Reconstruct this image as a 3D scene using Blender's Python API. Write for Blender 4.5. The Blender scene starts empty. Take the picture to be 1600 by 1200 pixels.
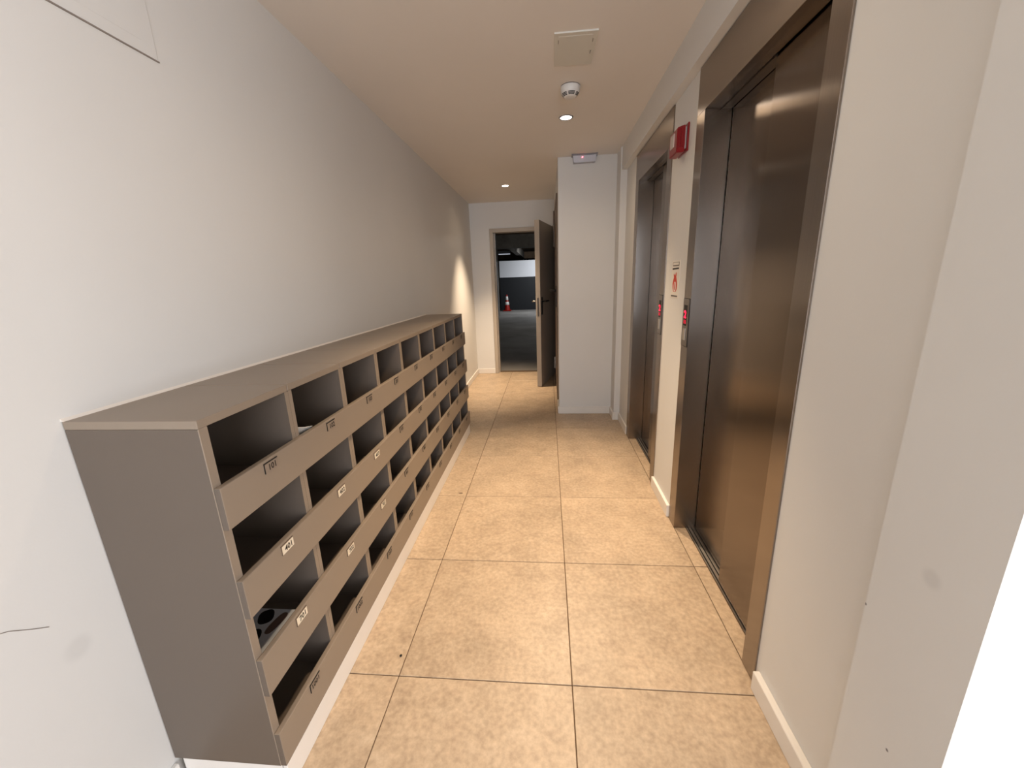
import bpy, bmesh, math, random
from mathutils import Vector, Matrix
random.seed(7)
S = bpy.context.scene
COL = S.collection

# ------------------------------------------------------------------ camera, light, exposure
cam_data = bpy.data.cameras.new('camera')
cam_data.sensor_width = 36.0
cam_data.lens = 623.3651 / 1600 * 36.0
cam_data.clip_start = 0.02
camera = bpy.data.objects.new('camera', cam_data)
COL.objects.link(camera)
RIGHT = Vector((0.99579222, 0.08459927, -0.03522524))
DOWN = Vector((-0.01269601, -0.25332082, -0.96729901))
FWD = Vector((-0.09075608, 0.96367605, -0.25118083))
M4 = Matrix.Identity(4)
for r_ in range(3):
    M4[r_][0] = RIGHT[r_]; M4[r_][1] = -DOWN[r_]; M4[r_][2] = -FWD[r_]
M4.translation = Vector((0, 0, 1.3229))
camera.matrix_world = M4
S.camera = camera

world = bpy.data.worlds.new('world'); S.world = world
world.use_nodes = True
world.node_tree.nodes['Background'].inputs[0].default_value = (0.8, 0.85, 1.0, 1)
world.node_tree.nodes['Background'].inputs[1].default_value = 0.03

S.view_settings.view_transform = 'Standard'
S.view_settings.look = 'None'
S.view_settings.gamma = 1.0
S.view_settings.use_curve_mapping = False
S.view_settings.exposure = 0.47

WARM = (1.0, 0.76, 0.52)
# x, y, watts, beam angle, blend, tilt towards the entrance, tilt towards the left wall of the three ceiling downlights
SPOTS = [(0.05, 1.45, 95.0, 76.0, 0.9, -6.0, 3.0), (0.137, 2.985, 138.0, 76.0, 1.0, 19.0, 4.0), (-0.448, 4.81, 195.0, 70.0, 1.0, -6.0, 8.0)]


YB = -3.6          # back wall of the lobby
XLOB = 3.2         # right-hand wall of the lobby


def area_light(name, loc, rot, sx, sy, power, col):
    l = bpy.data.lights.new(name, 'AREA'); l.shape = 'RECTANGLE'; l.size = sx; l.size_y = sy
    l.energy = power; l.color = col
    o = bpy.data.objects.new(name, l); COL.objects.link(o)
    o.location = loc; o.rotation_euler = rot
    return o


# daylight that comes in through the glazed front of the lobby behind the camera
area_light('lobby_daylight', (0.75, YB + 0.05, 1.35), (math.radians(90), 0, 0), 2.3, 1.9, 88.0, (0.84, 0.90, 1.0))
area_light('lobby_side_daylight', (XLOB - 0.05, -0.95, 1.35), (math.radians(90), 0, math.radians(90)), 2.2, 1.9, 48.0, (0.95, 0.94, 0.97))
# car park: unseen fill added to brighten pillar and floor, then a strip lamp
area_light('garage_fill_light', (2.6, 11.5, 2.6), (0, math.radians(30), 0), 0.3, 1.2, 36.0, (0.95, 0.95, 0.92))
area_light('garage_lamp_light', (0.4, 16.4, 2.62), (math.radians(25), 0, 0), 1.2, 0.2, 70.0, (0.92, 0.96, 1.0))

# ------------------------------------------------------------------ materials


def srgb(h):
    h = h.lstrip('#')
    c = [int(h[i:i + 2], 16) / 255 for i in (0, 2, 4)]
    return tuple((x / 12.92 if x <= 0.04045 else ((x + 0.055) / 1.055) ** 2.4) for x in c) + (1.0,)


class NT:
    def __init__(self, name):
        self.m = bpy.data.materials.new(name); self.m.use_nodes = True
        self.t = self.m.node_tree; self.n = self.t.nodes; self.l = self.t.links
        self.b = self.n['Principled BSDF']

    def node(self, typ, **kw):
        x = self.n.new(typ)
        for k, v in kw.items():
            setattr(x, k, v)
        return x

    def link(self, a, b): self.l.new(a, b)


def plain(name, col, rough=0.5, metal=0.0, var=0.06, scale=6.0, bump=0.0, bscale=120.0, spec=0.5):
    t = NT(name)
    c = srgb(col) if isinstance(col, str) else col
    tc = t.node('ShaderNodeTexCoord')
    nz = t.node('ShaderNodeTexNoise'); nz.inputs['Scale'].default_value = scale; nz.inputs['Detail'].default_value = 3
    t.link(tc.outputs['Object'], nz.inputs['Vector'])
    mx = t.node('ShaderNodeMix', data_type='RGBA')
    mx.inputs[6].default_value = tuple(x * (1 - var) for x in c[:3]) + (1,)
    mx.inputs[7].default_value = tuple(min(1, x * (1 + var)) for x in c[:3]) + (1,)
    t.link(nz.outputs['Fac'], mx.inputs[0]); t.link(mx.outputs[2], t.b.inputs['Base Color'])
    t.b.inputs['Roughness'].default_value = rough
    t.b.inputs['Metallic'].default_value = metal
    t.b.inputs['Specular IOR Level'].default_value = spec
    if bump:
        n2 = t.node('ShaderNodeTexNoise'); n2.inputs['Scale'].default_value = bscale; n2.inputs['Detail'].default_value = 4
        t.link(tc.outputs['Object'], n2.inputs['Vector'])
        bp = t.node('ShaderNodeBump'); bp.inputs['Strength'].default_value = bump; bp.inputs['Distance'].default_value = 0.002
        t.link(n2.outputs['Fac'], bp.inputs['Height']); t.link(bp.outputs['Normal'], t.b.inputs['Normal'])
    return t.m


def wall_paint(name, col, spots=()):
    """matt wall paint; spots = dirt smudges (x, y, z, radius, strength) that stay where they are on the wall"""
    t = NT(name); c = srgb(col)
    tc = t.node('ShaderNodeTexCoord')
    nz = t.node('ShaderNodeTexNoise'); nz.inputs['Scale'].default_value = 2.2; nz.inputs['Detail'].default_value = 5
    t.link(tc.outputs['Object'], nz.inputs['Vector'])
    mx = t.node('ShaderNodeMix', data_type='RGBA')
    mx.inputs[6].default_value = tuple(x * 0.96 for x in c[:3]) + (1,)
    mx.inputs[7].default_value = tuple(min(1, x * 1.03) for x in c[:3]) + (1,)
    t.link(nz.outputs['Fac'], mx.inputs[0])
    out = mx.outputs[2]
    for (x, y, z, rad, st) in spots:
        sub = t.node('ShaderNodeVectorMath', operation='SUBTRACT'); sub.inputs[1].default_value = (x, y, z)
        t.link(tc.outputs['Object'], sub.inputs[0])
        ln = t.node('ShaderNodeVectorMath', operation='LENGTH'); t.link(sub.outputs[0], ln.inputs[0])
        mr = t.node('ShaderNodeMapRange', interpolation_type='SMOOTHSTEP')
        mr.inputs[1].default_value = rad * 0.35; mr.inputs[2].default_value = rad
        mr.inputs[3].default_value = st; mr.inputs[4].default_value = 0.0
        t.link(ln.outputs['Value'], mr.inputs[0])
        m2 = t.node('ShaderNodeMix', data_type='RGBA'); m2.inputs[7].default_value = (0.12, 0.11, 0.11, 1)
        t.link(mr.outputs[0], m2.inputs[0]); t.link(out, m2.inputs[6]); out = m2.outputs[2]
    t.link(out, t.b.inputs['Base Color'])
    t.b.inputs['Roughness'].default_value = 0.62
    t.b.inputs['Specular IOR Level'].default_value = 0.3
    n2 = t.node('ShaderNodeTexNoise'); n2.inputs['Scale'].default_value = 160; n2.inputs['Detail'].default_value = 3
    t.link(tc.outputs['Object'], n2.inputs['Vector'])
    bp = t.node('ShaderNodeBump'); bp.inputs['Strength'].default_value = 0.12; bp.inputs['Distance'].default_value = 0.001
    t.link(n2.outputs['Fac'], bp.inputs['Height']); t.link(bp.outputs['Normal'], t.b.inputs['Normal'])
    return t.m


def tile_material():
    t = NT('beige_stone_tile')
    tc = t.node('ShaderNodeTexCoord'); oi = t.node('ShaderNodeObjectInfo')
    mul = t.node('ShaderNodeMath', operation='MULTIPLY'); mul.inputs[1].default_value = 57.0
    t.link(oi.outputs['Random'], mul.inputs[0])
    add = t.node('ShaderNodeVectorMath', operation='ADD')
    t.link(tc.outputs['Object'], add.inputs[0]); t.link(mul.outputs[0], add.inputs[1])
    n1 = t.node('ShaderNodeTexNoise'); n1.inputs['Scale'].default_value = 15; n1.inputs['Detail'].default_value = 8; n1.inputs['Roughness'].default_value = 0.72
    n2 = t.node('ShaderNodeTexNoise'); n2.inputs['Scale'].default_value = 5; n2.inputs['Detail'].default_value = 3
    n3 = t.node('ShaderNodeTexNoise'); n3.inputs['Scale'].default_value = 60; n3.inputs['Detail'].default_value = 4
    for n in (n1, n2, n3): t.link(add.outputs[0], n.inputs['Vector'])
    r1 = t.node('ShaderNodeValToRGB')
    e = r1.color_ramp.elements
    e[0].position = 0.25; e[0].color = srgb('#aa947d')
    e[1].position = 0.75; e[1].color = srgb('#c1ad95')
    x = e.new(0.5); x.color = srgb('#b6a188')
    t.link(n1.outputs['Fac'], r1.inputs[0])
    m1 = t.node('ShaderNodeMix', data_type='RGBA', blend_type='OVERLAY'); m1.inputs[0].default_value = 0.3
    t.link(r1.outputs[0], m1.inputs[6]); t.link(n2.outputs['Fac'], m1.inputs[7])
    m2 = t.node('ShaderNodeMix', data_type='RGBA', blend_type='OVERLAY'); m2.inputs[0].default_value = 0.3
    t.link(m1.outputs[2], m2.inputs[6]); t.link(n3.outputs['Fac'], m2.inputs[7])
    t.link(m2.outputs[2], t.b.inputs['Base Color'])
    t.b.inputs['Roughness'].default_value = 0.42
    t.b.inputs['Specular IOR Level'].default_value = 0.4
    bp = t.node('ShaderNodeBump'); bp.inputs['Strength'].default_value = 0.12; bp.inputs['Distance'].default_value = 0.001
    t.link(n3.outputs['Fac'], bp.inputs['Height']); t.link(bp.outputs['Normal'], t.b.inputs['Normal'])
    return t.m


def steel(name, col, rough=0.17, aniso=0.93):
    t = NT(name); c = srgb(col)
    tc = t.node('ShaderNodeTexCoord')
    mp = t.node('ShaderNodeMapping'); mp.inputs['Scale'].default_value = (400, 400, 3)
    t.link(tc.outputs['Object'], mp.inputs['Vector'])
    nz = t.node('ShaderNodeTexNoise'); nz.inputs['Scale'].default_value = 1.0; nz.inputs['Detail'].default_value = 3
    t.link(mp.outputs[0], nz.inputs['Vector'])
    big = t.node('ShaderNodeTexNoise'); big.inputs['Scale'].default_value = 1.6; big.inputs['Detail'].default_value = 3
    t.link(tc.outputs['Object'], big.inputs['Vector'])
    mx = t.node('ShaderNodeMix', data_type='RGBA')
    mx.inputs[6].default_value = tuple(x * 0.88 for x in c[:3]) + (1,); mx.inputs[7].default_value = tuple(x * 1.1 for x in c[:3]) + (1,)
    t.link(nz.outputs['Fac'], mx.inputs[0]); t.link(mx.outputs[2], t.b.inputs['Base Color'])
    t.b.inputs['Metallic'].default_value = 1.0
    mr = t.node('ShaderNodeMapRange'); mr.inputs[3].default_value = rough - 0.05; mr.inputs[4].default_value = rough + 0.06
    t.link(big.outputs['Fac'], mr.inputs[0]); t.link(mr.outputs[0], t.b.inputs['Roughness'])
    t.b.inputs['Anisotropic'].default_value = aniso
    tg = t.node('ShaderNodeTangent', direction_type='RADIAL', axis='Z')
    t.link(tg.outputs[0], t.b.inputs['Tangent'])
    t.b.inputs['Anisotropic Rotation'].default_value = 0.0
    return t.m


def glow(name, col, strength):
    t = NT(name); c = srgb(col)
    t.b.inputs['Base Color'].default_value = c
    t.b.inputs['Emission Color'].default_value = c
    t.b.inputs['Emission Strength'].default_value = strength
    return t.m


def concrete(name, a, b, scale=1.5, rough=0.7):
    t = NT(name)
    tc = t.node('ShaderNodeTexCoord')
    n1 = t.node('ShaderNodeTexNoise'); n1.inputs['Scale'].default_value = scale; n1.inputs['Detail'].default_value = 8; n1.inputs['Roughness'].default_value = 0.65
    t.link(tc.outputs['Object'], n1.inputs['Vector'])
    r = t.node('ShaderNodeValToRGB'); r.color_ramp.elements[0].position = 0.35; r.color_ramp.elements[1].position = 0.65
    r.color_ramp.elements[0].color = srgb(a); r.color_ramp.elements[1].color = srgb(b)
    t.link(n1.outputs['Fac'], r.inputs[0]); t.link(r.outputs[0], t.b.inputs['Base Color'])
    t.b.inputs['Roughness'].default_value = rough
    return t.m


MAT = {}
MAT['wall_left'] = wall_paint('white_wall_paint_left', '#dcdbd8', [(-1.037, 0.618, 0.575, 0.035, 0.10)])
MAT['wall'] = wall_paint('white_wall_paint', '#dcdbd8')
MAT['wall_right'] = wall_paint('white_wall_paint_right', '#dcdbd8', [(0.625, 0.611, 0.822, 0.022, 0.13), (0.625, 0.608, 0.444, 0.0042, 0.9), (0.625, 0.716, 0.674, 0.004, 0.8)])
MAT['ceiling'] = wall_paint('ceiling_paint', '#e4dfd9')
MAT['hatch_paint'] = plain('grey_white_hatch_paint', '#d3d0c6', 0.5, var=0.03)
MAT['tile'] = tile_material()
MAT['grout'] = plain('brown_grout', '#5f4c38', 0.9)
MAT['skirting'] = plain('white_gloss_skirting', '#e4e0da', 0.3)
MAT['taupe'] = plain('taupe_melamine_shaded', '#63584e', 0.45, var=0.03, scale=3, bump=0.05, bscale=300)  # shaded copy of the cabinet board, shade put into the colour
MAT['taupe_lit'] = plain('taupe_melamine_lit', '#8c7e6f', 0.4, var=0.03)  # lit copy of the same board for top, aprons and front edges
MAT['plate'] = plain('taupe_label_plate', '#897b6d', 0.4)
MAT['plate_cream'] = plain('cream_label_plate', '#e8dcc6', 0.45)
MAT['ink'] = plain('black_ink', '#181410', 0.6)
MAT['steel'] = steel('brushed_dark_steel', '#7c7168')
MAT['steel_frame'] = steel('brushed_steel_frame', '#9a9087', 0.22)
MAT['alu'] = steel('aluminium_sill', '#c8c2ba', 0.35, 0.4)
MAT['panel_steel'] = plain('satin_steel_plate', '#8d867f', 0.35, 1.0)
MAT['black'] = plain('black_void', '#060606', 0.8)
MAT['black_plastic'] = plain('black_plastic', '#0a0a0a', 0.6)
MAT['white_plastic'] = plain('white_plastic', '#dcdad6', 0.35, var=0.02)
MAT['grey_plastic'] = plain('grey_plastic', '#8c8c94', 0.35, var=0.02)
MAT['red_plastic'] = plain('red_plastic', '#860b14', 0.28, var=0.03)
MAT['clear_lens'] = plain('pale_strobe_lens', '#c9bcb8', 0.15)
MAT['paper'] = plain('white_paper', '#e2dcd2', 0.6, var=0.02)
MAT['print_red'] = plain('orange_red_print', '#c43a22', 0.6)
MAT['print_grey'] = plain('grey_print', '#6a625c', 0.6)
MAT['door_paint'] = plain('beige_door_paint', '#a89d90', 0.4, var=0.03)
MAT['frame_paint'] = plain('beige_frame_paint', '#b0a596', 0.4, var=0.03)
MAT['brown_paint'] = plain('brown_door_paint', '#6e5c4c', 0.45, var=0.03)
MAT['lamp'] = glow('warm_white_led', '#fff4e4', 14.0)
MAT['red_led'] = glow('red_led', '#ff1030', 4.0)
MAT['red_led_dim'] = glow('red_led_dim', '#c0082c', 0.8)
MAT['orange_led'] = glow('pink_red_indicator', '#ff5060', 9.0)
MAT['tube'] = glow('cool_white_tube', '#eef4ff', 0.35)
MAT['g_floor'] = concrete('garage_concrete_floor', '#6d6a66', '#8a8783', 0.8)
MAT['g_wall_white'] = plain('garage_white_paint', '#dadbdf', 0.6, var=0.03)
MAT['g_wall_dark'] = plain('garage_charcoal_paint', '#15171b', 0.6, var=0.05)
MAT['g_concrete'] = concrete('garage_raw_concrete', '#59544c', '#77716a', 2.0, 0.85)
MAT['g_brown'] = concrete('garage_brown_concrete', '#5d4a38', '#7a644e', 2.0, 0.85)
MAT['cone_orange'] = plain('orange_red_cone_plastic', '#96190c', 0.4)
MAT['cone_white'] = plain('white_reflective_sleeve', '#e8e6e2', 0.3)
MAT['mag_grey'] = plain('grey_magazine_cover', '#c6cad0', 0.35)
MAT['mag_black'] = plain('black_magazine_print', '#0b0c10', 0.35)
MAT['mag_brown'] = plain('brown_magazine_print', '#6b554c', 0.4)
MAT['sealant'] = plain('white_sealant', '#e6e0d8', 0.4)
MAT['scuff'] = plain('grey_brown_scuff', '#8b827a', 0.7)
MAT['crumb'] = plain('black_crumb', '#14100c', 0.7)

# ------------------------------------------------------------------ geometry helpers


def new_obj(name, bm, mat, parent=None, smooth=False, mats=None):
    me = bpy.data.meshes.new(name)
    bm.normal_update()
    bm.to_mesh(me); bm.free()
    for m in (mats or [mat]): me.materials.append(m)
    if smooth:
        for p in me.polygons: p.use_smooth = True
    o = bpy.data.objects.new(name, me); COL.objects.link(o)
    if parent is not None: attach(o, parent)
    return o


def attach(o, parent):
    """children are built in world coordinates; only the Empty of a thing is moved, so a part's own world matrix is the identity"""
    o.parent = parent
    o.matrix_parent_inverse = Matrix.Translation(-Vector(parent.location)) if parent.type == 'EMPTY' else Matrix.Identity(4)


def box(bm, x0, x1, y0, y1, z0, z1, mi=0):
    v = [bm.verts.new((x, y, z)) for x in (x0, x1) for y in (y0, y1) for z in (z0, z1)]
    for q in ((0, 1, 3, 2), (4, 6, 7, 5), (0, 4, 5, 1), (2, 3, 7, 6), (0, 2, 6, 4), (1, 5, 7, 3)):
        f = bm.faces.new([v[i] for i in q]); f.material_index = mi
    return v


def bbox(x0, x1, y0, y1, z0, z1, bev=0.0, seg=2):
    bm = bmesh.new(); box(bm, x0, x1, y0, y1, z0, z1)
    if bev: bmesh.ops.bevel(bm, geom=bm.edges[:], offset=bev, segments=seg, profile=0.6, affect='EDGES')
    return bm


def lathe(prof, n=32, loc=(0, 0, 0)):
    """prof: list of (radius, z)"""
    bm = bmesh.new(); rings = []
    for r, z in prof:
        if r < 1e-6: rings.append([bm.verts.new((loc[0], loc[1], loc[2] + z))])
        else: rings.append([bm.verts.new((loc[0] + r * math.cos(2 * math.pi * i / n), loc[1] + r * math.sin(2 * math.pi * i / n), loc[2] + z)) for i in range(n)])
    for a, b in zip(rings, rings[1:]):
        for i in range(n):
            j = (i + 1) % n
            if len(a) == 1 and len(b) == 1: continue
            if len(a) == 1: bm.faces.new((a[0], b[i], b[j]))
            elif len(b) == 1: bm.faces.new((a[i], b[0], a[j]))
            else: bm.faces.new((a[i], b[i], b[j], a[j]))
    bmesh.ops.recalc_face_normals(bm, faces=bm.faces[:])
    return bm


def prism(pts, fn, t0, t1):
    """extrude a polygon given in 2-D; fn(u, v, t) -> xyz"""
    bm = bmesh.new()
    a = [bm.verts.new(fn(u, v, t0)) for u, v in pts]; b = [bm.verts.new(fn(u, v, t1)) for u, v in pts]
    bm.faces.new(a); bm.faces.new(b[::-1])
    n = len(pts)
    for i in range(n): bm.faces.new((a[i], a[(i + 1) % n], b[(i + 1) % n], b[i]))
    bmesh.ops.recalc_face_normals(bm, faces=bm.faces[:])
    return bm


def tube(path, r, n=10):
    bm = bmesh.new(); rings = []
    for i, p in enumerate(path):
        p = Vector(p)
        d = (Vector(path[min(i + 1, len(path) - 1)]) - Vector(path[max(i - 1, 0)])).normalized()
        u = d.orthogonal().normalized() if i == 0 else (pu - d * pu.dot(d)).normalized()
        pu = u; w = d.cross(u)
        rings.append([bm.verts.new(p + r * (math.cos(2 * math.pi * k / n) * u + math.sin(2 * math.pi * k / n) * w)) for k in range(n)])
    for a, b in zip(rings, rings[1:]):
        for k in range(n): bm.faces.new((a[k], a[(k + 1) % n], b[(k + 1) % n], b[k]))
    bm.faces.new(rings[0][::-1]); bm.faces.new(rings[-1])
    bmesh.ops.recalc_face_normals(bm, faces=bm.faces[:])
    return bm


def thing(name, label, cat, loc, group=None):
    o = bpy.data.objects.new(name, None); COL.objects.link(o)
    o.location = loc; o.empty_display_size = 0.1
    o['label'] = label; o['category'] = cat
    if group: o['group'] = group
    return o


def tag(o, label, cat, group=None):
    o['label'] = label; o['category'] = cat
    if group: o['group'] = group
    return o


def struct(name, bm, mat, parent=None, **kw):
    o = new_obj(name, bm, mat, parent, **kw)
    if parent is None: o['kind'] = 'structure'
    return o


FONT_CACHE = {}


def text_bm(s, height, fn, spacing=1.0):
    """flat filled lettering; fn(u, v) -> xyz with u centred, v from baseline"""
    key = (s, spacing)
    if key not in FONT_CACHE:
        cu = bpy.data.curves.new('lettering', 'FONT'); cu.body = s; cu.size = 1.0; cu.align_x = 'CENTER'; cu.space_character = spacing
        cu.resolution_u = 2
        cu.offset = 0.022
        ob = bpy.data.objects.new('lettering', cu); COL.objects.link(ob)
        dg = bpy.context.evaluated_depsgraph_get(); dg.update()
        me = ob.evaluated_get(dg).to_mesh()
        vs = [v.co.copy() for v in me.vertices]; fs = [list(p.vertices) for p in me.polygons]
        ob.evaluated_get(dg).to_mesh_clear()
        bpy.data.objects.remove(ob); bpy.data.curves.remove(cu)
        FONT_CACHE[key] = (vs, fs)
    vs, fs = FONT_CACHE[key]
    bm = bmesh.new(); k = height / 0.70
    bv = [bm.verts.new(fn(v.x * k, v.y * k)) for v in vs]
    for f in fs:
        try: bm.faces.new([bv[i] for i in f])
        except ValueError: pass
    return bm


# ------------------------------------------------------------------ dimensions
XL, YF, ZC = -1.037, 5.73, 2.341
XW, XR, ZL = 0.625, 0.669, 2.170
YN, YR, YC, XC = 0.717, 3.680, 3.869, 0.107
YCOR = 0.523

# ------------------------------------------------------------------ floor of 60 cm tiles
floor = struct('floor', bbox(XL - 0.1, XLOB + 0.1, YB - 0.1, 5.86, -0.12, -0.0035), MAT['grout'])
X0, Y0, P, GAP = -0.533, 1.052, 0.6, 0.0032


def tile_mesh(name, w, d):
    bm = bbox(GAP / 2, w - GAP / 2, GAP / 2, d - GAP / 2, -0.006, 0.0, 0.0012, 1)
    me = bpy.data.meshes.new(name); bm.to_mesh(me); bm.free(); me.materials.append(MAT['tile'])
    return me


TM = {}


def put_tile(x, y, w, d):
    k = (round(w, 3), round(d, 3))
    if k not in TM: TM[k] = tile_mesh('tile', w, d)
    o = bpy.data.objects.new('tile', TM[k]); COL.objects.link(o); o.location = (x, y, 0); o.parent = floor


for j in range(-8, 9):
    y = Y0 + P * j
    d = P
    if y + d > 5.86: d = 5.86 - y
    if d < 0.02: continue
    xs = [(XL, X0 - XL), (X0, P), (X0 + P, P)]
    if j <= -2:
        xs += [(X0 + P * k, P) for k in range(2, 6)]
    elif j == -1:
        xs += [(X0 + 2 * P, 0.061)]
    elif j <= 4:
        xs += [(X0 + 2 * P, 0.0605)]
    for x, w in xs:
        put_tile(x, y, w, d)

# ------------------------------------------------------------------ walls, ceiling
struct('wall_left', bbox(XL - 0.2, XL, YB - 0.1, YF + 0.14, 0, ZC + 0.1), MAT['wall_left'])
struct('ceiling', bbox(XL - 0.2, XLOB + 0.2, YB - 0.1, YF + 0.14, ZC, ZC + 0.12), MAT['ceiling'])

E1 = dict(o0=1.095, o1=2.045, i0=1.172, i1=1.953)
E2 = dict(o0=2.405, o1=3.295, i0=2.487, i1=3.200)
pieces = [(XW, 0.95, YCOR, YN, 0, ZC),             # pier beside the camera
          (XW, 0.95, YN, YR, ZL, ZC),              # lintel over the lift recess
          (0.615, 0.95, YR, YC, 0, ZC)]            # pier at the far end of the recess
for a, b in ((YN, E1['o0']), (E1['o1'], E2['o0']), (E2['o1'], YR)):
    pieces.append((XR, 0.95, a, b, 0, ZL))
pieces.append((0.95, 1.0, YCOR + 0.2, YC, 0, ZC))
for q in pieces:
    struct('wall_right', bbox(*q), MAT['wall_right'])
struct('wall_lobby', bbox(0.95, XLOB, YCOR, YCOR + 0.2, 0, ZC), MAT['wall'])
struct('wall_lobby_side', bbox(XLOB, XLOB + 0.2, YB - 0.1, YCOR + 0.2, 0, ZC), MAT['wall'])
bm = bmesh.new()
box(bm, XL, -0.4, YB - 0.15, YB, 0, ZC); box(bm, 1.9, XLOB, YB - 0.15, YB, 0, ZC); box(bm, -0.4, 1.9, YB - 0.15, YB, 2.3, ZC); box(bm, -0.4, 1.9, YB - 0.15, YB, 0, 0.4)
struct('wall_back', bm, MAT['wall'])
struct('wall_column', bbox(XC, 0.95, YC, YF, 0, ZC), MAT['wall'])
DO0, DO1, DOZ = -0.775, 0.105, 2.010
bm = bmesh.new()
box(bm, XL, DO0, YF, YF + 0.14, 0, ZC); box(bm, DO0, 0.95, YF, YF + 0.14, DOZ, ZC); box(bm, DO1, 0.95, YF, YF + 0.14, 0, DOZ)
struct('wall_end', bm, MAT['wall'])

# skirting boards
SK_H, SK_T = 0.072, 0.013


def skirt(name, x0, x1, y0, y1, h=SK_H):
    struct(name, bbox(x0, x1, y0, y1, 0.0005, h, 0.002, 1), MAT['skirting'])


skirt('baseboard_left_near', XL, XL + SK_T, YB, 0.716)
skirt('baseboard_left_far', XL, XL + SK_T, 3.405, YF)
skirt('baseboard_end', XL + SK_T, DO0, YF - SK_T, YF)
skirt('baseboard_column', XC - 0.002, 0.615, YC - SK_T, YC)
skirt('baseboard_pier', 0.615 - SK_T, 0.615, YR - SK_T, YC - SK_T)
skirt('baseboard_pier_return', 0.615, XR - SK_T, YR - SK_T, YR)
skirt('baseboard_right_far', XR - SK_T, XR, E2['o1'] + 0.002, YR)
skirt('baseboard_right_middle', XR - SK_T - 0.004, XR, E1['o1'] + 0.012, E2['o0'] - 0.004)
skirt('baseboard_right_near', XR - SK_T - 0.008, XR, YN, E1['o0'] - 0.018)
skirt('baseboard_right_pier', XW - SK_T, XW, YCOR, YN)
skirt('baseboard_column_side', XC - SK_T, XC, YC, 4.12)

# ------------------------------------------------------------------ mailbox cabinet
MY0, MY1 = 0.718, 3.378
CF, AF, PF = -0.725, -0.709, -0.711          # carcass front, apron front, plinth front
ZT, ZB = 1.065, 0.086
mail = thing('mailbox_cabinet', 'long low taupe mailbox cabinet with open pigeonholes along the white left wall', 'mailbox', (XL + 0.15, (MY0 + MY1) / 2, 0))
mail_loc = Vector(mail.location)


def mpart(name, bm, mat, parent=None, **kw):
    o = new_obj(name, bm, mat, None, **kw)
    attach(o, parent or mail)
    return o


def divider_y(k): return 1.015 + 0.2936 * (k - 1)


def lit_front(bm):
    """lighter, lit copy of the taupe on the faces that look into the corridor"""
    bm.normal_update()
    for f in bm.faces:
        c = f.calc_center_median()
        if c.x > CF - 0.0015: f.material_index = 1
    return bm


mpart('end_panel', lit_front(bbox(XL + 0.002, CF, MY0, MY0 + 0.024, ZB, ZT - 0.019, 0.0012, 1)), None, mats=[MAT['taupe'], MAT['taupe_lit']])
mpart('end_panel', lit_front(bbox(XL + 0.002, CF, MY1 - 0.024, MY1, ZB, ZT - 0.019, 0.0012, 1)), None, mats=[MAT['taupe'], MAT['taupe_lit']])
ys = [MY0] + [divider_y(k) for k in range(1, 9)] + [MY1]
for a, b in zip(ys, ys[1:]):
    mpart('top_panel', bbox(XL + 0.002, CF, a + (0.0012 if a > MY0 else 0), b - (0.0012 if b < MY1 else 0), ZT - 0.019, ZT, 0.0012, 1), MAT['taupe_lit'])
mpart('back_panel', bbox(XL + 0.002, XL + 0.009, MY0 + 0.024, MY1 - 0.024, ZB, ZT - 0.019), MAT['taupe'])
A_TOP = [0.909, 0.671, 0.440, 0.199]
A_BOT = [0.806, 0.565, 0.327, 0.087]
for k in range(1, 9):
    y = divider_y(k)
    bm = bmesh.new()
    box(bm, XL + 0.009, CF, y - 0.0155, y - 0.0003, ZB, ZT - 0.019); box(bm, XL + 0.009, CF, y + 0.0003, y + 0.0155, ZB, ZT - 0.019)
    lit_front(bm)
    mpart('divider', bm, None, mats=[MAT['taupe'], MAT['taupe_lit']])
for r_ in range(4):
    for a, b in zip(ys, ys[1:]):
        y0 = a + (0.024 if a == MY0 else 0.0155); y1 = b - (0.024 if b == MY1 else 0.0155)
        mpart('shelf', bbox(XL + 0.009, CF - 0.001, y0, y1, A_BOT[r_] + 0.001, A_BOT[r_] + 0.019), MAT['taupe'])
aprons = []
for r_ in range(4):
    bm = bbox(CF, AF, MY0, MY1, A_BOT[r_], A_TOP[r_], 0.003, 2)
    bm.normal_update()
    for f in bm.faces: f.material_index = 1 if abs(f.normal.y) > 0.6 else 0  # apron ends take the shaded copy
    aprons.append(mpart('apron', bm, None, mats=[MAT['taupe_lit'], MAT['taupe']]))
NUM = [[101, 102, 103, 201, 202, 203, 301, 302, 303], [401, 402, 403, 501, 502, 503, 601, 602, 603],
       [701, 702, 703, 801, 802, 803, 901, 902, 903], [1001, 1002, 1003, 1101, 1102, 1103, 1201, 1202, 1203]]
CREAM = {401, 402, 403, 701, 702, 703}
for r_ in range(4):
    for c in range(9):
        yc = 0.879 + 0.2936 * c; zt = A_TOP[r_] - 0.008; n = NUM[r_][c]
        m = MAT['plate_cream'] if n in CREAM else MAT['plate']
        tilt = random.uniform(-0.0012, 0.0012)
        # label edge shadow put in as dark strips at top and near end
        edge_shade = bmesh.new()
        box(edge_shade, AF - 0.001, AF + 0.0022, yc - 0.026, yc + 0.024, zt - 0.0015, zt + 0.0008)
        box(edge_shade, AF - 0.001, AF + 0.0022, yc - 0.026, yc - 0.0245, zt - 0.0265, zt)
        pl = mpart('label_plate', bbox(AF - 0.001, AF + 0.0016, yc - 0.0242, yc + 0.0238, zt - 0.0262 + tilt, zt - 0.002 + tilt), m)
        mpart('label_shadow', edge_shade, MAT['brown_paint'] if n in CREAM else MAT['ink'], pl)
        h = 0.0155 if n < 1000 else 0.0145
        bm = text_bm(str(n), h, lambda u, v: (AF + 0.0021, yc + u + (0.003 if n < 1000 else 0), zt - 0.0215 + v + tilt))
        mpart('number', bm, MAT['ink'], pl)
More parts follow.
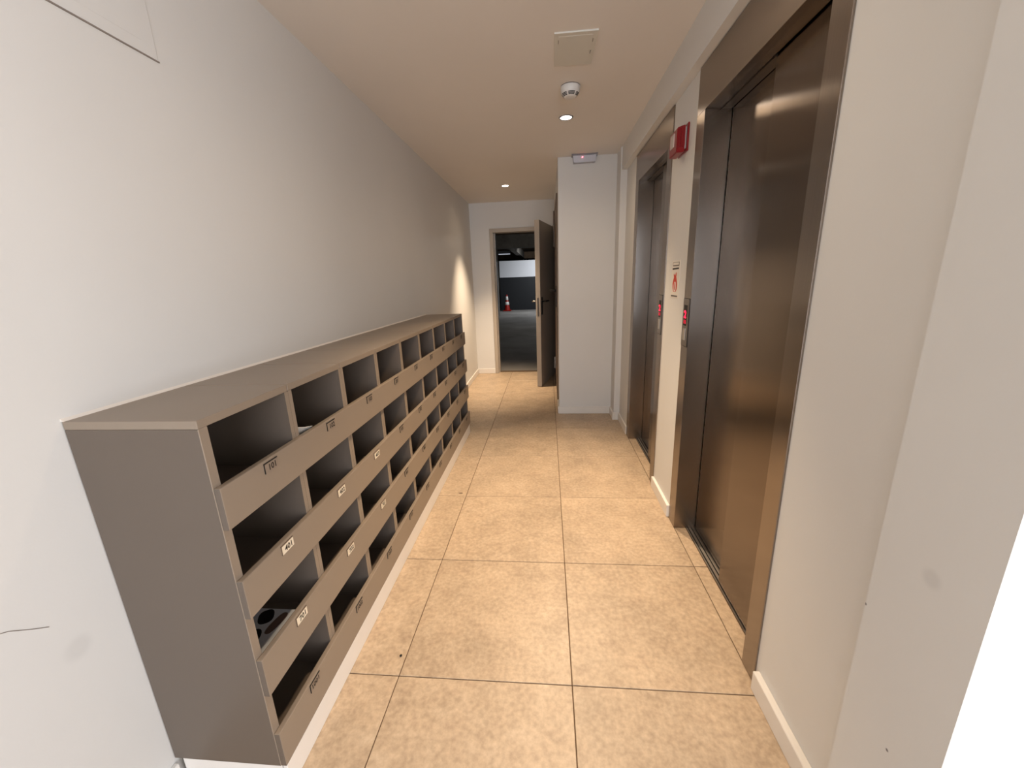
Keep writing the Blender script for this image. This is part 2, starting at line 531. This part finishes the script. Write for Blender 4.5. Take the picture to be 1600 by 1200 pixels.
mpart('plinth_board', bbox(PF - 0.013, PF, MY0 + 0.003, MY1 - 0.03, 0.0005, 0.084, 0.002, 1), MAT['skirting'])
mpart('plinth_board', bbox(XL + 0.02, PF - 0.016, MY0 + 0.004, MY0 + 0.016, 0.0005, 0.084, 0.0015, 1), MAT['skirting'])
mpart('plinth_board', bbox(XL + 0.02, PF - 0.016, MY1 - 0.046, MY1 - 0.032, 0.0005, 0.084, 0.0015, 1), MAT['skirting'])
mpart('sealant_bead', prism([(XL, ZT), (XL + 0.007, ZT), (XL, ZT + 0.006)], lambda u, v, t: (u, t, v), MY0, MY1), MAT['sealant'])

# magazine lying in the third row of the first column, flyer in the top row of the second
ZS = A_BOT[2] + 0.0195
mag = thing('magazine', 'grey magazine with bold black shapes lying in pigeonhole 701', 'magazine', (-0.90, 0.85, ZS))


def under(par, name, bm, mat, **kw):
    o = new_obj(name, bm, mat, None, **kw)
    attach(o, par)
    return o


MZ = ZS + 0.014
under(mag, 'page_block', bbox(-1.015, -0.776, 0.748, 0.955, ZS, MZ), MAT['paper'])
under(mag, 'cover', bbox(-1.016, -0.775, 0.747, 0.956, MZ, MZ + 0.001), MAT['mag_grey'])


def blob(cx, cy, rx, ry, rot, n=22, e=2.6):
    pts = []
    for i in range(n):
        a = 2 * math.pi * i / n
        u = rx * math.copysign(abs(math.cos(a)) ** (2 / e), math.cos(a)); v = ry * math.copysign(abs(math.sin(a)) ** (2 / e), math.sin(a))
        pts.append((cx + u * math.cos(rot) - v * math.sin(rot), cy + u * math.sin(rot) + v * math.cos(rot)))
    return pts


for (cx, cy, rx, ry, rot, mm) in ((-0.862, 0.925, 0.022, 0.028, 0.5, 'mag_black'), (-0.852, 0.842, 0.024, 0.040, 0.2, 'mag_black'), (-0.93, 0.86, 0.03, 0.045, 0.2, 'mag_black'),
                                  (-0.815, 0.905, 0.014, 0.040, -0.15, 'mag_brown')):
    under(mag, 'printed_shape', prism(blob(cx, cy, rx, ry, rot), lambda u, v, t: (u, v, t), MZ + 0.001, MZ + 0.0014), MAT[mm])
fb = bmesh.new()
fq = [(-0.80, 1.036, 0.8265), (-0.80, 1.115, 0.8265), (-0.7285, 1.105, 0.909), (-0.7285, 1.070, 0.918), (-0.7285, 1.036, 0.930)]
fa = [fb.verts.new(p) for p in fq]; fc = [fb.verts.new((p[0] - 0.0012, p[1], p[2] + 0.0008)) for p in fq]
fb.faces.new(fa); fb.faces.new(fc[::-1])
for i in range(5): fb.faces.new((fa[i], fa[(i + 1) % 5], fc[(i + 1) % 5], fc[i]))
bmesh.ops.recalc_face_normals(fb, faces=fb.faces[:])
fl = new_obj('flyer', fb, MAT['paper'])
tag(fl, 'small white folded flyer poking out of pigeonhole 102', 'flyer')

# ------------------------------------------------------------------ lifts


def elevator(name, label, E, split, pa, grp):
    t = thing(name, label, 'elevator', (XR + 0.05, (E['o0'] + E['o1']) / 2, 0), grp)
    fx, depth = XR - 0.006, 0.105
    xb = XR + depth
    zi = 1.984
    under(t, 'jamb', bbox(fx, xb + 0.06, E['o0'], E['i0'], 0.001, zi, 0.0012, 1), MAT['steel_frame'])
    under(t, 'jamb', bbox(fx, xb + 0.0, E['i1'], E['o1'], 0.001, zi, 0.0012, 1), MAT['steel_frame'])
    under(t, 'header', bbox(fx, xb - 0.045, E['o0'], E['o1'], zi, ZL - 0.004, 0.0012, 1), MAT['steel_frame'])
    # landing door in two telescopic panels, the far one set deeper
    zt = zi + 0.03
    under(t, 'door_panel', bbox(XR + 0.103, XR + 0.128, split - 0.04, E['i1'] - 0.008, 0.010, zt, 0.0015, 1), MAT['steel'])
    under(t, 'door_panel', bbox(XR + 0.066, XR + 0.091, E['i0'] - 0.03, split, 0.010, zt, 0.0015, 1), MAT['steel'])
    under(t, 'door_gap', bbox(XR + 0.135, XR + 0.16, E['i0'] - 0.03, E['i1'] + 0.05, 0.0, zt + 0.06), MAT['black'])
    under(t, 'door_track', bbox(XR + 0.062, XR + 0.10, split, E['i1'], zi - 0.004, zi + 0.05), MAT['panel_steel'])
    sill = under(t, 'sill', bbox(XR + 0.060, XR + 0.130, E['i0'], E['i1'], -0.02, 0.0015), MAT['alu'])
    g = bmesh.new()
    for gx in (0.066, 0.084, 0.103, 0.119): box(g, XR + gx, XR + gx + 0.006, E['i0'], E['i1'], 0.0012, 0.0021)
    under(t, 'sill_groove', g, MAT['black'], )
    # call panel on a jamb
    y0, y1, z0, z1 = pa
    cp = under(t, 'call_panel', bbox(fx - 0.004, fx, y0, y1, z0, z1, 0.001, 1), MAT['panel_steel'])
    bo = bmesh.new()
    for a, b, c, d in ((y0 - .002, y1 + .002, z1, z1 + .003), (y0 - .002, y1 + .002, z0 - .003, z0), (y0 - .003, y0, z0, z1), (y1, y1 + .003, z0, z1)): box(bo, fx - 0.0015, fx, a, b, c, d)
    under(cp, 'panel_border', bo, MAT['black_plastic'])
    yc = (y0 + y1) / 2
    under(cp, 'display', bbox(fx - 0.005, fx - 0.004, yc - 0.021, yc + 0.021, z1 - 0.125, z1 - 0.028), MAT['black_plastic'])
    under(cp, 'display_digit', text_bm('2', 0.034, lambda u, v: (fx - 0.0056, yc - u * 1.3, z1 - 0.088 + v)), MAT['red_led'])
    ar = bmesh.new()
    for s in (-1, 1): box(ar, fx - 0.0058, fx - 0.005, yc + s * 0.009 - 0.004, yc + s * 0.009 + 0.004, z1 - 0.116, z1 - 0.098)
    under(cp, 'display_arrow', ar, MAT['red_led_dim'])
    under(cp, 'call_button', bbox(fx - 0.007, fx - 0.004, yc - 0.016, yc + 0.016, z0 + 0.028, z0 + 0.085, 0.002, 2), MAT['alu'])
    return t


elevator('elevator_entrance', 'nearest brushed dark steel lift entrance on the right wall, its door fully in view', E1, 1.553, (1.960, 2.038, 0.985, 1.208), 'lift entrances on the right')
elevator('elevator_entrance', 'farther brushed dark steel lift entrance, beyond the red fire alarm', E2, 2.83, (2.411, 2.481, 0.985, 1.208), 'lift entrances on the right')

# ------------------------------------------------------------------ things on the right wall
al = thing('fire_alarm', 'red fire alarm horn with pale strobe lens high on the wall between the lifts', 'alarm', (XR, 2.22, 1.94))
under(al, 'back_plate', bbox(XR - 0.008, XR, 2.155, 2.29, 1.885, 2.005, 0.002, 1), MAT['red_plastic'])
body = bmesh.new(); box(body, XR - 0.052, XR - 0.014, 2.165, 2.285, 1.882, 2.0)
for v in body.verts:
    if v.co.x < XR - 0.03 and v.co.z > 1.95: v.co.z -= 0.012
bmesh.ops.bevel(body, geom=body.edges[:], offset=0.004, segments=2, affect='EDGES')
under(al, 'housing', body, MAT['red_plastic'])
under(al, 'spacer', bbox(XR - 0.014, XR - 0.008, 2.175, 2.28, 1.90, 1.992), MAT['white_plastic'])
for k in range(3):
    under(al, 'rib', bbox(XR - 0.046 + k * 0.012, XR - 0.041 + k * 0.012, 2.161, 2.166, 1.905, 1.988), MAT['red_plastic'])
under(al, 'strobe_lens', bbox(XR - 0.056, XR - 0.050, 2.205, 2.262, 1.915, 1.975, 0.003, 2), MAT['clear_lens'])

sg = thing('fire_notice', 'white paper notice with a red flame picture on the wall between the lifts', 'sign', (XR, 2.222, 1.297))
SX = XR - 0.0012
under(sg, 'sheet', bbox(XR - 0.0012, XR, 2.157, 2.288, 1.203, 1.393), MAT['paper'])


def sign_poly(pts): return prism(pts, lambda u, v, t: (SX - t, 2.222 - u, 1.297 + v), 0.0002, 0.0006)


under(sg, 'printed_line', sign_poly([(-.052, .068), (.052, .068), (.052, .073), (-.052, .073)]), MAT['print_grey'])
fr = bmesh.new()
for a, b, c, d in ((-.052, .052, .086, .088), (-.052, -.050, .073, .088), (.046, .052, .073, .088)): box(fr, SX - .0006, SX - .0002, 2.222 - b, 2.222 - a, 1.297 + c, 1.297 + d)
under(sg, 'printed_box', fr, MAT['print_grey'])
under(sg, 'printed_line', sign_poly([(-.055, .050), (.050, .052), (.050, .060), (-.055, .058)]), MAT['ink'])
under(sg, 'printed_line', sign_poly([(-.055, -.088), (.050, -.088), (.050, -.080), (-.055, -.080)]), MAT['print_grey'])
flame = [(-.034, -.045), (-.04, -.02), (-.03, .0), (-.022, .01), (-.03, .03), (-.014, .022), (-.006, .036), (.0, .018), (.012, .038), (.02, .034), (.016, .014), (.028, -.005), (.036, -.025), (.032, -.048), (.018, -.062), (-.02, -.062)]
under(sg, 'flame_print', sign_poly(flame), MAT['print_red'])
under(sg, 'figure_print', prism(blob(0, -.036, .018, .025, 0), lambda u, v, t: (SX - t, 2.222 - u, 1.297 + v), 0.0006, 0.0009), MAT['paper'])
under(sg, 'figure_print', prism(blob(0, -.034, .007, .020, 0), lambda u, v, t: (SX - t, 2.222 - u, 1.297 + v), 0.0009, 0.0012), MAT['print_red'])

# ------------------------------------------------------------------ ceiling fittings
lab = {0: 'recessed round downlight in the ceiling nearest the camera', 1: 'recessed round downlight in the ceiling just beyond the smoke detector', 2: 'recessed round downlight in the ceiling close to the end door'}
for i, (x, y, watts, beam, blend, tilt, lean) in enumerate(SPOTS):
    t = thing('downlight', lab[i], 'light', (x, y, ZC), 'ceiling downlights')
    under(t, 'trim_ring', lathe([(0.036, 0.0), (0.036, -0.003), (0.046, -0.003), (0.048, 0.0)], 32, (x, y, ZC)), MAT['grey_plastic'], smooth=False)
    under(t, 'lens', lathe([(0.0, -0.0012), (0.036, -0.0012), (0.036, 0.0)], 32, (x, y, ZC)), MAT['lamp'])
    l = bpy.data.lights.new('downlight_beam', 'SPOT'); l.energy = watts; l.color = WARM
    l.spot_size = math.radians(beam); l.spot_blend = blend; l.shadow_soft_size = 0.033
    o = bpy.data.objects.new('downlight_beam', l); COL.objects.link(o); o.location = (x, y, ZC - 0.045); o.rotation_euler = (math.radians(-tilt), math.radians(lean), 0)
    l = bpy.data.lights.new('downlight_spill', 'SPOT'); l.energy = 10.0 if i < 2 else 4.0; l.color = WARM; l.spot_size = math.radians(160); l.spot_blend = 1.0; l.shadow_soft_size = 0.033
    o = bpy.data.objects.new('downlight_spill', l); COL.objects.link(o); o.location = (x, y, ZC - 0.03)

sx, sy = 0.140, 2.545
sd = thing('smoke_detector', 'round white smoke detector with dark vents on the ceiling before the downlight', 'detector', (sx, sy, ZC))
under(sd, 'base', lathe([(0.0, 0), (0.050, 0), (0.050, -0.004), (0.0, -0.004)], 40, (sx, sy, ZC)), MAT['print_grey'])  # dark grey stands for the shadow gap above the housing
under(sd, 'housing', lathe([(0.0, -0.004), (0.052, -0.004), (0.054, -0.007), (0.050, -0.033), (0.046, -0.038), (0.034, -0.053), (0.024, -0.057), (0.0, -0.058)], 40, (sx, sy, ZC)), MAT['white_plastic'], smooth=True)
for k in range(6):
    a0 = 2 * math.pi * (k + 0.62) / 6
    bm = bmesh.new()
    for q in range(3):
        f0 = 0.06 + q * 0.32
        vs = []
        for f in (f0, f0 + 0.21):
            rr, zz = 0.046 - f * 0.012 + 0.0011, -0.038 - f * 0.015
            for c in range(6):
                a = a0 + (c / 5 - 0.5) * 0.86
                vs.append(bm.verts.new((sx + rr * math.cos(a), sy + rr * math.sin(a), ZC + zz)))
        for c in range(5): bm.faces.new((vs[c], vs[c + 1], vs[c + 7], vs[c + 6]))
    under(sd, 'vent', bm, MAT['black_plastic'])

hp = thing('ceiling_hatch', 'square flush white access hatch in the ceiling before the smoke detector', 'hatch', (0.137, 2.175, ZC))
under(hp, 'panel', prism([(0.044, 2.038), (0.232, 2.038), (0.229, 2.312), (0.048, 2.312)], lambda u, v, t: (u, v, ZC - t), 0.0, 0.006), MAT['hatch_paint'])
under(hp, 'inner_panel', prism([(0.064, 2.062), (0.212, 2.062), (0.209, 2.288), (0.068, 2.288)], lambda u, v, t: (u, v, ZC - t), 0.006, 0.0068), MAT['hatch_paint'])
for (x, y) in ((0.063, 2.10), (0.214, 2.105), (0.212, 2.20)):
    under(hp, 'screw', bbox(x - 0.001, x + 0.001, y - 0.012, y + 0.012, ZC - 0.0085, ZC - 0.0065), MAT['print_grey'])

em = thing('emergency_light', 'small flat grey emergency light with a red indicator at the top of the white column', 'light', (0.33, YC, 2.30))
EMG = plain('pale_grey_plastic', '#b9b9c2', 0.35, var=0.02)
under(em, 'flange', bbox(0.222, 0.442, YC - 0.075, YC - 0.001, ZC - 0.010, ZC - 0.0005, 0.002, 1), MAT['grey_plastic'])
bd = bmesh.new(); box(bd, 0.232, 0.432, YC - 0.066, YC - 0.001, ZC - 0.062, ZC - 0.010)
for v in bd.verts:
    if v.co.z < ZC - 0.05: v.co.x += 0.008 if v.co.x < 0.33 else -0.008; v.co.y += 0.012 if v.co.y < YC - 0.05 else 0
bmesh.ops.bevel(bd, geom=bd.edges[:], offset=0.003, segments=2, affect='EDGES')
under(em, 'diffuser', bd, EMG)
under(em, 'indicator', lathe([(0, -0.004), (0.004, -0.002), (0.005, 0.003), (0, 0.005)], 12, (0.313, YC - 0.063, ZC - 0.026)), MAT['orange_led'])

# flush access panel high on the left wall
wp = thing('wall_hatch', 'flush white access panel with a thin dark gap high on the left wall', 'hatch', (XL, 0.88, 2.1))
under(wp, 'panel', bbox(XL, XL + 0.0015, 0.575, 1.176, 1.927, 2.26, 0.001, 1), MAT['wall_left'])
under(wp, 'gap', bbox(XL, XL + 0.003, 0.575, 1.178, 1.9238, 1.927), MAT['scuff'])
under(wp, 'door', bbox(XL + 0.0015, XL + 0.0021, 0.612, 1.135, 1.957, 2.22, 0.0003, 1), MAT['wall_left'])

# hairline scuff low on the left wall, crumb on the floor
sc = new_obj('scuff_mark', tube([(XL + 0.0004, 0.50, 0.724), (XL + 0.0004, 0.535, 0.706), (XL + 0.0004, 0.565, 0.680), (XL + 0.0004, 0.588, 0.662)], 0.0008, 6), MAT['scuff'])
tag(sc, 'thin curved grey scuff on the left wall before the mailboxes', 'scuff')
cr = new_obj('crumb', lathe([(0, 0), (0.0045, 0.001), (0.005, 0.003), (0.002, 0.005), (0, 0.0052)], 9, (-0.553, 1.127, 0.0)), MAT['crumb'])
tag(cr, 'tiny black crumb on the floor tile beside the mailboxes', 'debris')
cr = new_obj('dry_leaf_bit', prism([(-0.586, 2.285), (-0.574, 2.289), (-0.560, 2.284), (-0.572, 2.279)], lambda u, v, t: (u, v, t), 0.0002, 0.003), MAT['brown_paint'])
tag(cr, 'sliver of brown dry leaf on the tiles near the middle of the mailboxes', 'debris')

# ------------------------------------------------------------------ end door, standing open
d1 = bpy.data.objects.new('door_1', None); COL.objects.link(d1); d1.location = (0.088, YF, 0); d1['kind'] = 'structure'
FW = 0.05
under(d1, 'door_frame', bbox(DO0, DO0 + FW, YF - 0.014, YF + 0.14, 0.001, DOZ, 0.002, 1), MAT['frame_paint'])
under(d1, 'door_frame', bbox(DO1 - 0.02, DO1 - 0.001, YF - 0.014, YF + 0.14, 0.001, DOZ, 0.002, 1), MAT['frame_paint'])
under(d1, 'door_frame', bbox(DO0 + FW + 0.0005, DO1 - 0.0205, YF - 0.014, YF + 0.14, DOZ - FW, DOZ, 0.002, 1), MAT['frame_paint'])
under(d1, 'door_stop', bbox(DO0 + FW, DO0 + FW + 0.014, YF + 0.055, YF + 0.14, 0.001, DOZ - FW), MAT['frame_paint'])
under(d1, 'threshold', bbox(DO0, DO1, YF + 0.06, YF + 0.139, 0.0005, 0.003), MAT['grout'])
# leaf built along its own axis, then turned about the hinge
HX, HY = 0.086, YF - 0.016
FREE = Vector((-0.110, 4.905))
ax = (FREE - Vector((HX, HY))); LEN = ax.length; ax.normalize()
nx = Vector((ax.y, -ax.x))      # towards -x side
if nx.x > 0: nx = -nx


def leaf(u0, u1, w0, w1, z0, z1, bev=0.0):
    b = bbox(u0, u1, w0, w1, z0, z1, bev, 1)
    for v in b.verts:
        u, w = v.co.x, v.co.y
        v.co.x = HX + ax.x * u + nx.x * w; v.co.y = HY + ax.y * u + nx.y * w
    bmesh.ops.recalc_face_normals(b, faces=b.faces[:])
    return b


LW = 0.058
lf = under(d1, 'door_leaf', leaf(0.004, LEN, -LW / 2, LW / 2, 0.008, 1.985, 0.002), MAT['door_paint'])
under(lf, 'lock_plate', leaf(LEN - 0.001, LEN + 0.0015, -0.011, 0.011, 0.89, 1.11), MAT['panel_steel'])
under(lf, 'handle_plate', leaf(LEN - 0.075, LEN - 0.035, -LW / 2 - 0.010, -LW / 2, 0.905, 1.115, 0.003), MAT['black_plastic'])
under(lf, 'handle_plate', leaf(LEN - 0.075, LEN - 0.035, LW / 2, LW / 2 + 0.010, 0.905, 1.115, 0.003), MAT['panel_steel'])
for s, mm in ((-1, 'black_plastic'), (1, 'panel_steel')):
    pth = []
    for (u, w) in ((LEN - 0.055, 0.009), (LEN - 0.055, 0.045), (LEN - 0.062, 0.056), (LEN - 0.08, 0.060), (LEN - 0.175, 0.060)):
        ww = s * (LW / 2 + w)
        pth.append((HX + ax.x * u + nx.x * ww, HY + ax.y * u + nx.y * ww, 1.066))
    under(lf, 'lever', tube(pth, 0.0095, 10), MAT[mm], smooth=True)
for z in (0.22, 1.0, 1.78):
    under(d1, 'hinge', lathe([(0, -0.05), (0.009, -0.05), (0.009, 0.05), (0, 0.05)], 12, (HX, HY, z)), MAT['panel_steel'])

# second door, seen edge-on in the side of the white column
d2 = bpy.data.objects.new('door_2', None); COL.objects.link(d2); d2.location = (XC, 4.6, 0); d2['kind'] = 'structure'
for (y0, y1, z0, z1) in ((4.14, 4.19, 0.001, 2.06), (5.04, 5.09, 0.001, 2.06), (4.14, 5.09, 2.06, 2.11)):
    under(d2, 'door_frame', bbox(XC - 0.012, XC - 0.0005, y0, y1, z0, z1, 0.001, 1), MAT['brown_paint'])
l2 = under(d2, 'door_leaf', bbox(XC - 0.007, XC - 0.0005, 4.19, 5.04, 0.005, 2.06), MAT['brown_paint'])
under(l2, 'handle_plate', bbox(XC - 0.020, XC - 0.007, 4.235, 4.285, 1.04, 1.25, 0.002, 1), MAT['black_plastic'])
under(l2, 'lever', tube([(XC - 0.014, 4.255, 1.205), (XC - 0.052, 4.255, 1.205), (XC - 0.064, 4.268, 1.205), (XC - 0.065, 4.38, 1.205)], 0.013, 10), MAT['black_plastic'], smooth=True)
for z in (0.29, 1.89):
    hb = bmesh.new()
    hh = 0.075 if z < 1 else 0.2
    nk = 3 if z < 1 else 5
    for k in range(nk):
        box(hb, XC - 0.027, XC - 0.009, 5.03, 5.055, z - hh + 2 * hh * k / nk + 0.002, z - hh + 2 * hh * (k + 1) / nk - 0.002)
    box(hb, XC - 0.018, XC - 0.010, 5.02, 5.06, z - hh, z + hh)
    under(d2, 'hinge', hb, MAT['panel_steel'] if z < 1 else MAT['brown_paint'])

# ------------------------------------------------------------------ car park beyond the door
GY, GX0, GX1, GZ = 18.58, -7.0, 6.0, 2.72
struct('floor_garage', bbox(GX0, GX1, 5.865, 26.0, -0.12, -0.001), MAT['g_floor'])
struct('ceiling_garage', bbox(GX0, GX1, YF + 0.14, 26.0, GZ, GZ + 0.15), MAT['g_brown'])
struct('wall_garage_left', bbox(GX0 - 0.2, GX0, YF + 0.14, 26.0, 0, GZ), MAT['g_concrete'])
struct('wall_garage_right', bbox(GX1, GX1 + 0.2, YF + 0.14, 26.0, 0, GZ), MAT['g_concrete'])
struct('wall_garage_back', bbox(GX0, GX1, 26.0, 26.2, 0, GZ), MAT['g_concrete'])
bm = bmesh.new(); box(bm, GX0, XL - 0.2, YF + 0.0, YF + 0.14, 0, GZ); box(bm, 1.0, GX1, YF, YF + 0.14, 0, GZ); box(bm, XL - 0.2, 1.0, YF + 0.02, YF + 0.139, ZC + 0.12, GZ)
struct('wall_garage_front', bm, MAT['g_concrete'])
# half-height wall painted white over charcoal, seen through the doorway
hw = struct('wall_garage_half', bbox(-2.13, GX1, GY + 0.01, GY + 0.2, 0, 2.175), MAT['g_wall_white'])
struct('band', bbox(-2.131, GX1, GY - 0.002, GY + 0.011, 0, 1.46), MAT['g_wall_dark'], hw)
struct('trim_1', bbox(GX0, GX1, 13.3, 13.75, 2.33, GZ), MAT['g_concrete'])
struct('trim_2', bbox(-1.35, -1.15, 13.75, 26.0, 2.40, GZ), MAT['g_concrete'])
struct('trim_3', bbox(GX0, GX1, 21.5, 21.9, 2.40, GZ), MAT['g_brown'])
pil = thing('concrete_pillar', 'grey concrete pillar at the left of the car park seen through the doorway', 'pillar', (-1.9, 15.15, 0))
under(pil, 'shaft', bbox(-2.25, -1.80, 15.0, 15.35, 0.0, GZ - 0.001, 0.015, 1), MAT['g_concrete'])
under(pil, 'pale_strip', bbox(-1.90, -1.797, 14.992, 15.005, 0.0, 2.0), MAT['g_wall_white'])  # pale strip up the right-hand edge of the shaft

cn = thing('traffic_cone', 'orange red traffic cone with white sleeves against the charcoal car park wall', 'cone', (-1.80, 18.15, 0))
under(cn, 'base', bbox(-1.985, -1.615, 17.965, 18.335, 0.0, 0.035, 0.01, 1), MAT['cone_orange'])
cl = (-1.80, 18.15, 0)


def cone_r(z): return 0.135 - (z - 0.035) * 0.155


under(cn, 'body', lathe([(cone_r(0.035), 0.035), (cone_r(0.70), 0.70), (0.018, 0.715), (0, 0.715)], 24, cl), MAT['cone_orange'], smooth=True)
for a, b in ((0.27, 0.40), (0.48, 0.64)):
    under(cn, 'sleeve', lathe([(cone_r(a) + 0.001, a), (cone_r(a) + 0.004, a + 0.002), (cone_r(b) + 0.004, b - 0.002), (cone_r(b) + 0.001, b)], 24, cl), MAT['cone_white'], smooth=True)
tb = thing('strip_lamp', 'dim white strip lamp under the car park ceiling above the half wall', 'light', (-1.95, 20.3, 2.6))
under(tb, 'housing', bbox(-2.35, -1.75, 20.15, 20.35, 2.58, GZ - 0.001, 0.004, 1), MAT['g_wall_white'])
under(tb, 'tube', bbox(-2.33, -1.77, 20.17, 20.33, 2.555, 2.58, 0.01, 2), MAT['tube'])
